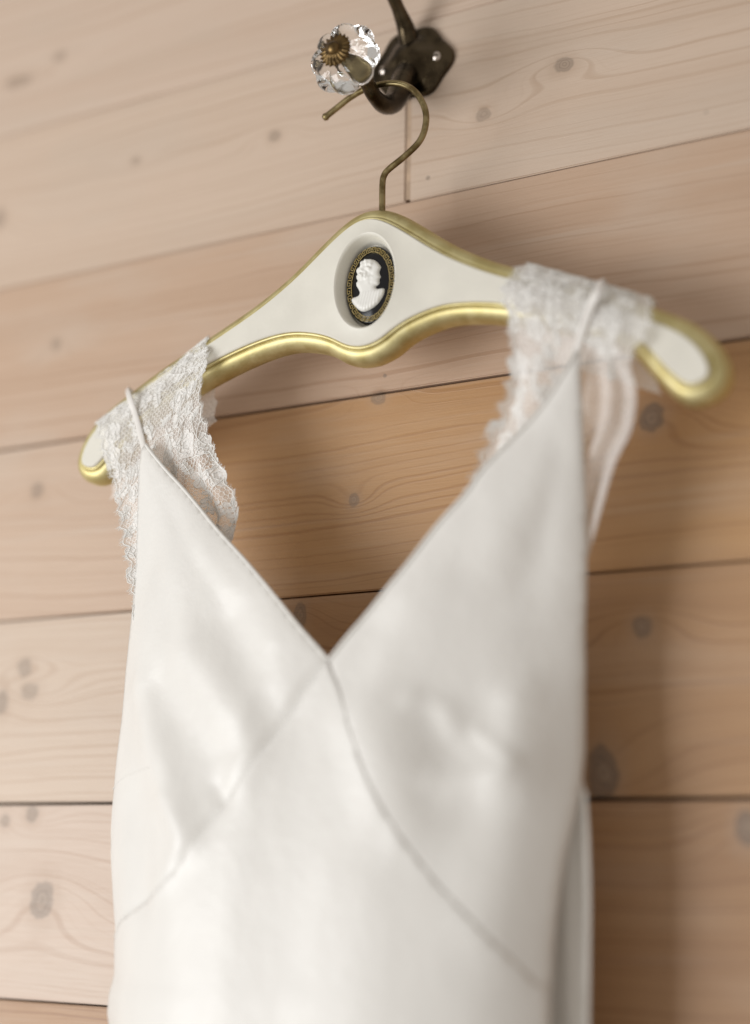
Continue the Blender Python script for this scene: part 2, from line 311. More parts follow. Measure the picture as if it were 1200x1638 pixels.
# per joint (row k: the joint under its lower edge): gap width
gaps = {-2: .0006, -1: .0005, 0: .0005, 1: .0017, 2: .0011, 3: .0019, 4: .0012}
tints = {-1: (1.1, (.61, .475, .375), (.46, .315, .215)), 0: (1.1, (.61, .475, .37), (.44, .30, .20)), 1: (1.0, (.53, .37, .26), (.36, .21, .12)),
         2: (.4, (.485, .275, .12), (.32, .15, .05)), 3: (.4, (.42, .24, .115), (.255, .118, .044)), 4: (.4, (.395, .225, .11), (.24, .11, .045)),  # lowest two rows browned to carry the light falloff at lower right
         '2L': (1.0, (.56, .41, .30), (.41, .26, .165)), '3L': (1.1, (.585, .46, .355), (.44, .30, .20)), '4L': (1.1, (.585, .455, .36), (.44, .295, .205))}  # L: left-hand boards, window glare painted in as paler wood
rows = range(-5, 9)
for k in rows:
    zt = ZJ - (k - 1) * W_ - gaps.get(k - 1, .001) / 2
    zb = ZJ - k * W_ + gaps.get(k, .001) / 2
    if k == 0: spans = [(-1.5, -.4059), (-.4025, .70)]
    elif k in (2, 3, 4): spans = [(-1.5, {2: -.5595, 3: -.505, 4: -.46}[k] - .0005), ({2: -.5595, 3: -.505, 4: -.46}[k] + .0005, .70)]  # butt joints invented behind the dress, to set off the glare-pale left boards
    elif k % 3 == 1: spans = [(-1.5, .2795), (.2805, .70)]
    elif k % 3 == 2: spans = [(-1.5, -1.1205), (-1.1195, .70)]
    else: spans = [(-1.5, .70)]
    for si, (x0, x1) in enumerate(spans):
        zc = (zt + zb) / 2; xc = (x0 + x1) / 2
        bm = bmesh.new(); h = (zt - zb) / 2; w2 = (x1 - x0) / 2
        box(bm, -w2, w2, 0, .02, -h, h)
        fe = [e for e in bm.edges if all(abs(v.co.y) < 1e-6 for v in e.verts)]
        bmesh.ops.bevel(bm, geom=fe, offset=.0007, segments=2, affect='EDGES')
        kn = [(x - xc, z - zc, r * .92, a, d * .85) for (x, z, r, a, d) in KNOTS if zb - .004 < z < zt + .004 and x0 < x < x1]
        if not kn:
            kn = [(random.uniform(-w2, w2), random.uniform(-.7, .7) * h, random.uniform(.004, .008), 1.0, .6) for _ in range(4)]
        seed = (k + 6) * 1.731 + si * 4.7
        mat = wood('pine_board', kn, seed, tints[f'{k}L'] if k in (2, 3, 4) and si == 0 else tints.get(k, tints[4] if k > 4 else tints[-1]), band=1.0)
        jig = random.uniform(-.0004, .0004)
        o = obj('plank', bm, mat, wall, smooth=False); o.location = (xc, jig, zc)

bm = bmesh.new(); box(bm, -.4058, -.4026, .0008, .0190, ZJ + .002, ZJ + W_ - .002)
obj('joint_filler', bm, simple('joint_filler', (.48, .35, .245), .7, var=.15), wall, smooth=False)
# ------------------------------------------------------------------ wall hook with glass knob
HX, HZ = -.4012, .4835
hook = empty('wall_hook', 'antique bronze wall hook with a clear glass knob, screwed to the boards', 'coat hook', (HX, 0, HZ))
# back plate: six-lobed pressed plate, domed
bm = bmesh.new(); rings = []; NA = 72
def plate_r(a):
    x, z = math.cos(a), math.sin(a)
    r = .0235 / math.sqrt((x / 1.12) ** 2 + (z / .98) ** 2)
    return r * (1 + .055 * math.cos(6 * a) - .05 * math.cos(2 * a + math.pi) * .4) * (1 + .10 * max(0, z) ** 6)
prof = [(1.0, .0004), (1.0, .0022), (.965, .0038), (.90, .0046), (.80, .0044), (.64, .0064), (.46, .0112), (.24, .0145), (.06, .0152)]
for f, y in prof:
    rings.append([bm.verts.new((plate_r(a) * f * math.cos(a), -y, plate_r(a) * f * math.sin(a))) for a in (2*math.pi*i/NA for i in range(NA))])
for a, b in zip(rings, rings[1:]): strip(bm, a, b)
bm.faces.new(rings[-1]); bm.faces.new(rings[0][::-1])
bmesh.ops.recalc_face_normals(bm, faces=bm.faces)
obj('back_plate', bm, M_bronze, hook)
for sx in (-.0178, .0180):
    bm = bmesh.new(); rr = []
    for r, y in ((.0033, .0040), (.0033, .0056), (.0027, .0066), (.0015, .0072), (.0003, .0074)):
        rr.append([bm.verts.new((sx + r*math.cos(a), -y, -.0004 + r*math.sin(a))) for a in (2*math.pi*i/20 for i in range(20))])
    for a, b in zip(rr, rr[1:]): strip(bm, a, b)
    bm.faces.new(rr[-1]); bmesh.ops.recalc_face_normals(bm, faces=bm.faces)
    s = obj('screw', bm, M_screw, hook)
    bm = bmesh.new(); box(bm, sx - .0023, sx + .0023, -.0077, -.0070, -.0008, .0000)
    obj('screw_slot', bm, M_bronze, s, smooth=False)
# lower arm: out, down, and up into the knob
arm = catmull([(0, -.006, -.006), (0, -.014, -.018), (0, -.024, -.0345), (0, -.036, -.0425), (0, -.048, -.0428), (0, -.0565, -.0388), (0, -.0615, -.0368), (0, -.066, -.0365)], 8)
n = len(arm); bm = bmesh.new()
tube_into(bm, arm, [.0085 - .0040 * min(1, i / (n * .55)) - .0014 * max(0, (i / n - .75) / .25) for i in range(n)], 16)
obj('hook_arm', bm, M_bronze, hook)
arm2 = catmull([(0, -.006, .012), (0, -.011, .0205), (0, -.020, .0275), (0, -.032, .036), (0, -.046, .050), (0, -.054, .066), (0, -.056, .080)], 8)
n = len(arm2); bm = bmesh.new()
tube_into(bm, arm2, [.0068 - .0028 * min(1, i / (n * .35)) for i in range(n - 5)] + [.0042, .0056, .0062, .0052, .0022], 16)
obj('upper_arm', bm, M_bronze, hook)
# collar and glass knob, lobed like a small pumpkin
KY, KZ = -.064, -.0365
bm = bmesh.new(); rr = []
for r, y in ((.0045, .0), (.0062, -.001), (.0064, -.003), (.0055, -.0045), (.0048, -.006)):
    rr.append([bm.verts.new((r*math.cos(a), KY + y, KZ + r*math.sin(a))) for a in (2*math.pi*i/24 for i in range(24))])
for a, b in zip(rr, rr[1:]): strip(bm, a, b)
bm.faces.new(rr[-1]); bm.faces.new(rr[0]); bmesh.ops.recalc_face_normals(bm, faces=bm.faces)
obj('knob_collar', bm, M_brass, hook)
bm = bmesh.new(); rr = []; NK = 96; LOB = 8
gp = [(.0065, -.0055, 0), (.0080, -.0068, .2), (.0125, -.0082, .7), (.0178, -.0112, 1), (.0205, -.0152, 1), (.0213, -.0190, 1), (.0203, -.0226, 1), (.0172, -.0262, .9), (.0125, -.0282, .6), (.0085, -.0286, .2), (.0040, -.0286, 0)]
gp = [tuple(q) for q in catmull(gp, 3)]
for r, y, m in gp:
    ring = []
    for i in range(NK):
        a = 2 * math.pi * i / NK
        lobe = abs(math.cos(a * LOB / 2)) ** .55
        q = r * (1 - .19 * m * (1 - lobe))
        ring.append(bm.verts.new((q*math.cos(a), KY + y, KZ + q*math.sin(a))))
    rr.append(ring)
for a, b in zip(rr, rr[1:]): strip(bm, a, b)
bm.faces.new(rr[0]); bm.faces.new(rr[-1]); bmesh.ops.recalc_face_normals(bm, faces=bm.faces)
kn_o = obj('glass_knob', bm, M_glass, hook); kn_o['label'] = 'clear lobed glass knob'
bm = bmesh.new(); rr = []; NR = 120
for r, y, m in ((.0040, .0285, 0), (.0092, .0289, 1), (.0096, .0294, 1), (.0082, .0302, 1), (.0058, .0312, .5), (.0040, .0316, 0), (.0038, .0322, 0), (.0036, .0334, 0), (.0024, .0346, 0), (.0003, .0350, 0)):
    rr.append([bm.verts.new((r*(1+.07*m*math.cos(20*a))*math.cos(a), KY - y - .0004*m*math.cos(20*a), KZ + r*(1+.07*m*math.cos(20*a))*math.sin(a))) for a in (2*math.pi*i/NR for i in range(NR))])
for a, b in zip(rr, rr[1:]): strip(bm, a, b)
bm.faces.new(rr[-1]); bmesh.ops.recalc_face_normals(bm, faces=bm.faces)
obj('rosette', bm, M_rosette, kn_o)

# ------------------------------------------------------------------ the hanger
GX, YF, TH = -.4022, -.0555, .0175          # centre line, front plane, thickness
hang = empty('clothes_hanger', 'cream and gold carved clothes hanger with a black and white cameo', 'hanger', (GX, YF + TH, .225))
half = [(0,.3672),(.010,.3653),(.020,.3600),(.032,.3512),(.045,.3410),(.058,.3320),(.075,.3223),(.094,.3133),(.115,.3040),(.138,.2938),(.162,.2815),(.181,.2710),(.192,.2610),(.1985,.2500),(.2002,.2400),(.196,.2315),(.186,.2270),(.176,.2285),(.1655,.2380),(.157,.2490),(.150,.2570),(.135,.2655),(.112,.2755),(.086,.2842),(.065,.2891),(.049,.2904),(.036,.2881),(.025,.2842),(.016,.2785),(.007,.2752),(0,.2745)]
half = [(x * 1.017, z + .0032 - .0014 * max(0, x - .15) / .05) for x, z in half]
loop = half + [(-x, z) for x, z in half[-2:0:-1]]
OUT = resample(catmull(loop, 10, True), .0016, True)      # clockwise seen from the room
NO = len(OUT)
def inset(d):
    P = OUT.copy()
    tan = np.roll(P, -2, 0) - np.roll(P, 2, 0); tan /= np.linalg.norm(tan, axis=1)[:, None]
    nrm = np.stack([tan[:, 1], -tan[:, 0]], 1)            # inward for clockwise
    Q = P + nrm * d
    for _ in range(int(d * 1500)): Q = .25 * np.roll(Q, 1, 0) + .5 * Q + .25 * np.roll(Q, -1, 0)
    return Q
def hv(bm, Q, depth): return [bm.verts.new((x, -TH + depth, z - .225)) for x, z in Q]
# local frame of the hanger: y = 0 is its back, y = -TH its front
bm = bmesh.new()
prof = [(.0, .0150), (.0, .0118), (.0006, .0090), (.0018, .0064), (.0034, .0046), (.0050, .0037), (.0062, .0035), (.0068, .0037)]
back = [(.0030, .0175), (.0010, .0170)]
R_ = [hv(bm, inset(i), d) for i, d in back + prof]
for a, b in zip(R_, R_[1:]): strip(bm, a, b)
bmesh.ops.recalc_face_normals(bm, faces=bm.faces)
if sum(f.normal.dot(Vector((f.calc_center_median().x, 0, f.calc_center_median().z - .07))) for f in bm.faces) < 0:
    bmesh.ops.reverse_faces(bm, faces=bm.faces)
obj('gold_edge', bm, M_gold, hang)
bm = bmesh.new()
R_ = [hv(bm, inset(i), d) for i, d in [(.0068, .0036), (.0069, .0026), (.0073, .0020), (.0080, .0018), (.0086, .0020), (.0088, .0026)]]
for a, b in zip(R_, R_[1:]): strip(bm, a, b)
bmesh.ops.recalc_face_normals(bm, faces=bm.faces)
obj('gold_lip', bm, M_gold, hang)
# cream front with the oval recess, plus the plain back
RX, RZ = .0008, .3245 - .225; RA, RB = .0205, .0292
NE = 96
def ell(bm, a, b, y, cx=RX, cz=RZ): return [bm.verts.new((cx + a*math.cos(t), y, cz + b*math.sin(t))) for t in (2*math.pi*i/NE for i in range(NE))]
bm = bmesh.new()
rim0 = hv(bm, inset(.0086), .0026); rim1 = hv(bm, inset(.0087), .0011); outer = hv(bm, inset(.0093), .0005)
strip(bm, rim0, rim1); strip(bm, rim1, outer)
inner = ell(bm, RA, RB, -TH + .0005)
ed = [bm.edges.get((outer[i], outer[(i+1) % NO])) for i in range(NO)] + [bm.edges.new((inner[i], inner[(i+1) % NE])) for i in range(NE)]
bmesh.ops.triangle_fill(bm, use_beauty=True, use_dissolve=False, edges=ed)
wallp = [(.0006, .0002), (.0014, .0006), (.0021, .0018), (.0028, .0042), (.0036, .0064), (.0040, .0084), (.0042, .0115)]
prev = inner
for ins, d in wallp:
    cur = ell(bm, RA - ins, RB - ins, -TH + d); strip(bm, prev, cur); prev = cur
bm.faces.new(prev)
bk = hv(bm, inset(.0030), .0175); bm.faces.new(bk)
bmesh.ops.recalc_face_normals(bm, faces=bm.faces)
o = obj('body', bm, M_cream, hang)
md = o.modifiers.new('es', 'EDGE_SPLIT'); md.split_angle = math.radians(40)
# cameo medallion
CY = -TH + .0115
bm = bmesh.new(); prev = None
for s, y in ((1.0, .0), (1.0, .0026), (.985, .0034), (.955, .0038), (.01, .0042)):
    cur = ell(bm, .0160 * s, .0233 * s, CY - y)
    if prev: strip(bm, prev, cur)
    prev = cur
bm.faces.new(prev); bmesh.ops.recalc_face_normals(bm, faces=bm.faces)
cameo = obj('cameo', bm, M_black, hang); cameo['label'] = 'black oval medallion'
# meander (key) border in gold
bm = bmesh.new(); NKEY = 28
key = [(0, 0), (0, 1), (.72, 1), (.72, .36), (.36, .36), (.36, .66)]
def ring_pt(s, h):
    t = 2 * math.pi * s / NKEY
    return Vector((RX + (.0124 + .0026 * h) * math.cos(t), CY - .0041, RZ + (.0195 + .0026 * h) * math.sin(t)))
def rib(bm, pts, w):
    for a, b in zip(pts, pts[1:]):
        d = (b - a).normalized(); sd = Vector((0, 1, 0)).cross(d).normalized() * w / 2; e = d * w / 2; f_ = Vector((0, -.00025, 0))
        q = [a - sd - e, b - sd + e, b + sd + e, a + sd - e]
        lo = [bm.verts.new(v) for v in q]; hi = [bm.verts.new(v + f_) for v in q]
        bm.faces.new(hi)
        for i in range(4): bm.faces.new((lo[i], lo[(i+1) % 4], hi[(i+1) % 4], hi[i]))
for k in range(NKEY):
    rib(bm, [ring_pt(k + s, h) for s, h in key] , .00036)
    rib(bm, [ring_pt(k + .0, 0), ring_pt(k + 1.0, 0)], .00036)
bmesh.ops.recalc_face_normals(bm, faces=bm.faces)
ko = obj('key_border', bm, M_gold2, cameo, smooth=False); ko['kind'] = 'stuff'
# bust in relief
def seg_dist(P, poly, closed=True):
    A = np.array(poly, float); B = np.roll(A, -1, 0) if closed else A[1:]
    if not closed: A = A[:-1]
    best = np.full(len(P), 1e9)
    for a, b in zip(A, B):
        ab = b - a; L2 = ab @ ab + 1e-18
        t = np.clip(((P - a) @ ab) / L2, 0, 1)
        d = np.hypot(P[:, 0] - a[0] - t * ab[0], P[:, 1] - a[1] - t * ab[1]); best = np.minimum(best, d)
    return best
def inside(P, poly):
    A = np.array(poly); B = np.roll(A, -1, 0); r = np.zeros(len(P), bool)
    for (x0, y0), (x1, y1) in zip(A, B):
        c = (y0 > P[:, 1]) != (y1 > P[:, 1])
        with np.errstate(divide='ignore', invalid='ignore'):
            xx = (x1 - x0) * (P[:, 1] - y0) / (y1 - y0 + 1e-15) + x0
        r ^= c & (P[:, 0] < xx)
    return r
def fill(poly, step):
    """outline -> triangulated sheet: points, triangles"""
    B = resample(poly, step, True); lo = B.min(0); hi = B.max(0)
    gx = np.arange(lo[0], hi[0], step); gz = np.arange(lo[1], hi[1], step * .866)
    G = np.array([(x + (j % 2) * step / 2, z) for j, z in enumerate(gz) for x in gx])
    G = G[inside(G, B)]; G = G[seg_dist(G, B) > step * .55]
    V = np.vstack([B, G]); nb = len(B)
    r = delaunay_2d_cdt([Vector(v) for v in V], [(i, (i+1) % nb) for i in range(nb)], [list(range(nb))], 1, 1e-7)
    return np.array([tuple(v) for v in r[0]]), [tuple(f) for f in r[2]], B
V, F, B = fill(catmull(BUST, 4, True), .00042)
d = seg_dist(V, B); hgt = .0021 * np.sqrt(np.clip(1 - (1 - np.clip(d / .0032, 0, 1)) ** 2, 0, 1))
for i in range(60):                                    # curls of hair, upper back of the head
    a = random.random(); cx = -.0062 + .0075 * random.random(); cz = .0035 + .0115 * random.random()
    if cx > -.0005 and cz < .008: continue
    hgt += .00045 * np.exp(-(((V[:, 0] - cx) ** 2 + (V[:, 1] - cz) ** 2) / (.00085 ** 2)))
for i in range(9):                                     # folds of the drapery
    cx = -.0075 + .0018 * i; dd = np.abs((V[:, 0] - cx) - .25 * (V[:, 1] + .012))
    hgt += np.where(V[:, 1] < -.0045, .00022 * np.exp(-(dd / .0004) ** 2), 0)
for cx, cz, s, a in ((.0012, .0052, .0009, -.00035), (-.0012, .0018, .0016, .0003), (.0008, .0002, .0008, -.0003), (.0019, .0034, .0008, .0003)):
    hgt += a * np.exp(-(((V[:, 0] - cx) ** 2 + (V[:, 1] - cz) ** 2) / s ** 2))
hgt *= np.clip(d / .0003, 0.0, 1)
me = bpy.data.meshes.new('bust')
me.from_pydata([(RX + x * 1.0, CY - .0040 - h, RZ + z) for (x, z), h in zip(V, hgt)], [], F); me.update()
o = obj('bust', me, M_ivory, cameo); o['label'] = 'white relief bust in profile'
# the hanger's own brass hook
wp = [(-.3952,-.047,.360),(-.3954,-.047,.3703),(-.3955,-.047,.385),(-.3945,-.047,.3900),(-.3914,-.047,.3932),(-.3804,-.047,.3995),(-.3717,-.047,.4064),(-.3682,-.047,.4153),(-.3687,-.047,.4251),(-.3740,-.047,.4361),(-.3815,-.047,.4432),(-.3905,-.047,.4470),(-.4012,-.047,.4480),(-.4100,-.047,.4472),(-.4184,-.047,.4445),(-.4268,-.047,.4402),(-.4362,-.047,.4353)]
wl = [Vector(q) - hang.location for q in wp]
bm = bmesh.new(); pts = [Vector(q) for q in resample(catmull(wl, 8), .0016)]
n = len(pts); tube_into(bm, pts, [.00185] * (n - 2) + [.0024, .0016], 14)
obj('hanger_hook', bm, M_brass, hang)

# ------------------------------------------------------------------ the dress
dress = empty('wedding_dress', 'ivory satin v-neck wedding dress with lace shoulders, hanging from the hanger', 'dress', (-.41, -.05, -.30))
DL = np.array(dress.location)
def folds(P):
    D = np.zeros(len(P))
    for pts, w, a in FOLDS:
        q = resample(catmull(pts, 6), .003)
        d = seg_dist(P, q, False); k = .40 if w < .0055 else .66; D += k * a * np.exp(-(d / ((1.25 if w < .0055 else 1.75) * w)) ** 2)
    for i, (x, z) in enumerate(P):
        D[i] += .0016 * noise.noise((x * 28, z * 14, 3.3)) + 0.0003 * noise.noise((x * 70, z * 50, 9.1))
    return D
def panel(name, poly, lift, mat, step=.0024, roll=.0009, rollw=.0022, fold_scale=1.0, extra=None):
    V, F, B = fill(poly, step)
    sc = fold_scale if np.isscalar(fold_scale) else fold_scale[0] + (1 - fold_scale[0]) * np.exp(-(np.minimum(seg_dist(V, seamL, False), seg_dist(V, seamR, False)) / .022) ** 2)
    Y = dress_front(V[:, 0], V[:, 1]) - folds(V) * sc - lift
    d = seg_dist(V, B)
    Y = Y + roll * np.exp(-(d / rollw) ** 2)
    if extra is not None: Y = Y + extra(V)
    me = bpy.data.meshes.new(name)
    me.from_pydata([tuple(np.array((x, y, z)) - DL) for (x, z), y in zip(V, Y)], [], F); me.update()
    o = obj(name, me, mat, dress)
    s = o.modifiers.new('cloth', 'SOLIDIFY'); s.thickness = .0003; s.offset = 0
    return o
def outer_edge(tab, z0, z1, n=40):
    return [(float(np.interp(z, [a for a, b in tab], [b for a, b in tab])), z) for z in np.linspace(z0, z1, n)]
BOT = -.30
LEFT_T = [(BOT, DRESS_LEFT[0][1])] + DRESS_LEFT; RIGHT_T = [(BOT, DRESS_RIGHT[0][1])] + DRESS_RIGHT
neckL = catmull(NECK_LEFT, 6); neckR = catmull(NECK_RIGHT, 6)
seamL = catmull(SEAM_LEFT, 6); seamR = catmull(SEAM_RIGHT, 6)
apex = np.array(NECK_LEFT[-1])
# left cup: neckline, under the seam, armhole
sl = [np.array(q) + np.array((.004, -.007)) for q in seamL[3:]]
polyL = [np.array(q) for q in neckL] + sl + [np.array(q) for q in outer_edge(LEFT_T, float(seamL[-1][1]) - .006, NECK_LEFT[0][1] - .001)]
panel('bodice_cup', polyL, 0, M_satin, extra=lambda V: .0016 * np.exp(-(seg_dist(V, seamL, False) / .0045) ** 2))
sr = [np.array(q) + np.array((-.004, -.007)) for q in seamR[3:]]
low = catmull(FRONT_RIGHT_LOW, 6)
lowtop = [q for q in low if q[1] > seamR[-1][1]]
polyR = [np.array(q) for q in neckR] + sr + [np.array(q) for q in lowtop[::-1]] + [np.array(q) for q in outer_edge(RIGHT_T, FRONT_RIGHT_LOW[0][1] + .004, NECK_RIGHT[0][1] - .001)]
panel('bodice_cup', polyR, 0, M_satin, extra=lambda V: -.0002 * np.exp(-(seg_dist(V, seamR, False) / .004) ** 2))
# centre panel with the inverted V seam, running down into the skirt
polyC = [np.array(q) for q in seamR] + [np.array(q) for q in low if q[1] < seamR[-1][1] - .002] + [np.array((low[-1][0] - .002, BOT)), np.array((LEFT_T[0][1], BOT))] \
    + [np.array(q) for q in outer_edge(LEFT_T, BOT + .004, float(seamL[-1][1]) - .002, 60)] + [np.array(q) for q in seamL[::-1][:-1]]
panel('front_panel', polyC, .0004, M_satin, roll=.0002, rollw=.0014, fold_scale=[.55])
# side panel seen behind the right edge of the front, and the low back
def flat_panel(name, poly, yfun, mat, step=.004):
    V, F, B = fill(poly, step)
    me = bpy.data.meshes.new(name); me.from_pydata([tuple(np.array((x, yfun(x, z), z)) - DL) for x, z in V], [], F); me.update()
    o = obj(name, me, mat, dress); s = o.modifiers.new('cloth', 'SOLIDIFY'); s.thickness = .0009; s.offset = 0
    return o
ps = [np.array(q) - (.001 + .012 * min(1, max(0, (q[1] - .03) / .05)) ** 2, 0) for q in outer_edge(RIGHT_T, BOT, .055, 50)] + [np.array((-.30, .055)), np.array((-.318, BOT))]
flat_panel('side_panel', ps, lambda x, z: -.047 + .0012 * math.sin(x * 420 + z * 9) - .002 * noise.noise((x * 40, z * 8, 1)), M_satin_b)
pb = [np.array(q) - (.0008, 0) for q in outer_edge(RIGHT_T, BOT, .045, 30)] + [np.array((-.41, .03))] + [np.array(q) + (.0008, 0) for q in outer_edge(LEFT_T, .045, BOT, 30)]
def back_y(x, z):
    xl, xr = float(dress_left(z)), float(dress_right(z)); u = 2 * (x - xl) / (xr - xl) - 1
    return -.018 + .004 * noise.noise((x * 30, z * 9, 5)) * (1 - abs(u)) - (.030 if u > 0 else .042) * min(1, abs(u)) ** 3
flat_panel('back_panel', pb, back_y, M_satin_b, .006)
# turned neckline hems and the fine raised seams of the front panel
def on_front(name, line, rad, lift, sc):
    q = resample(line, .0016); yy = dress_front(q[:, 0], q[:, 1]) - folds(q) * sc - lift
    bm = bmesh.new(); tube_into(bm, [Vector((x, y, z)) - Vector(DL) for (x, z), y in zip(q, yy)], rad, 8)
    return obj(name, bm, M_satin, dress)
for ln in (neckL, neckR): on_front('neckline_hem', ln, .0010, -.0003, 1)
on_front('seam', seamL, .00045, .0001, 1); on_front('seam', seamR, .0003, -.0002, 1)
# short side seam under the arm, a fine raised line in the satin
sp = resample(catmull(SIDE_SEAM, 8), .0015)
yy = dress_front(sp[:, 0], sp[:, 1]) - folds(sp)
bm = bmesh.new(); tube_into(bm, [Vector((x, y - .0001, z)) - Vector(DL) for (x, z), y in zip(sp, yy)], .00035, 6)
obj('side_seam', bm, M_satin, dress)
# narrow ribbon straps over the hanger
def ribbon(name, pts, w, th, mat):
    P = [Vector(q) for q in resample(catmull(pts, 8), .0018)]; bm = bmesh.new(); prev = None
    for i, q in enumerate(P):
        t = (P[min(i+1, len(P)-1)] - P[max(i-1, 0)]).normalized(); nr = Vector((0, -1, 0)); nr = (nr - t * nr.dot(t)).normalized() if abs(t.y) < .95 else Vector((0, 0, 1))
        sd = t.cross(nr).normalized()
        q = q - Vector(DL); cur = [bm.verts.new(q + sd * w/2 * math.cos(a) + nr * th/2 * math.sin(a)) for a in (2*math.pi*k/12 for k in range(12))]
        if prev: strip(bm, prev, cur)
        else: bm.faces.new(cur[::-1])
        prev = cur
    bm.faces.new(prev); bmesh.ops.recalc_face_normals(bm, faces=bm.faces)
    return obj(name, bm, mat, dress)
def over(pts, dz):
    q = pts[0]; return [(q[0], -.031, q[2] - .05), (q[0], -.0345, q[2] - .008), (q[0], -.040, q[2] - .0015)] + pts
ribbon('strap', over(STRAP_LEFT, 0), .0042, .0013, M_ribbon)
ribbon('strap', over(STRAP_RIGHT, 0), .0048, .0013, M_ribbon)

# ------------------------------------------------------------------ lace shoulders
class Patch:
    def __init__(s, rows, wave, nwave, back=.045):
        # rows run down the front; the sheet starts behind the hanger and comes over its top edge
        (a, b) = rows[0]; a = np.array(a); b = np.array(b)
        pre = [(a + (0, .014, -back), b + (0, .014, -back)), (a + (0, .0125, -.012), b + (0, .0125, -.012)), (a + (0, .0085, -.001), b + (0, .0085, -.001))]
        rows = pre + [(a + (0, 0, .0030), b + (0, 0, .0030))] + [(np.array(p), np.array(q)) for p, q in rows[1:]]
        s.L = resample(catmull([r[0] for r in rows], 10), .002); s.Rr = catmull([r[1] for r in rows], 10)
        Lc = np.array(catmull([r[0] for r in rows], 10)); Rc = np.array(catmull([r[1] for r in rows], 10))
        mid = (Lc + Rc) / 2
        s.len = np.concatenate([[0], np.cumsum(np.linalg.norm(np.diff(mid, axis=0), axis=1))])
        s.Lc, s.Rc = Lc, Rc; s.H = s.len[-1]; s.W = float(np.mean(np.linalg.norm(Lc - Rc, axis=1)))
        s.t_top = s.len[30]; s.t_bot = s.len[50]; s.wave, s.nw = wave, nwave
    def __call__(s, x, t, lift=0.0):
        u = min(max(x / s.W, -.08), 1.08)
        l = np.array([np.interp(t, s.len, s.Lc[:, k]) for k in range(3)]); r = np.array([np.interp(t, s.len, s.Rc[:, k]) for k in range(3)])
        p = l + (r - l) * u
        f = min(1, max(0, (t - s.t_bot) / .03))
        ph = (u + .9 * max(0, u - .5)) * s.nw * 6.283 + .8 * math.sin(u * 7.0)
        p[1] += s.wave * f * math.sin(ph) - lift
        g = min(1, max(0, (t - s.t_top) / .01)) * (1 - f)
        p[1] -= .0005 * g * (1 + noise.noise((x * 160, t * 90, 2.0)))
        p[0] += .12 * s.wave * f * math.cos(ph)
        return p
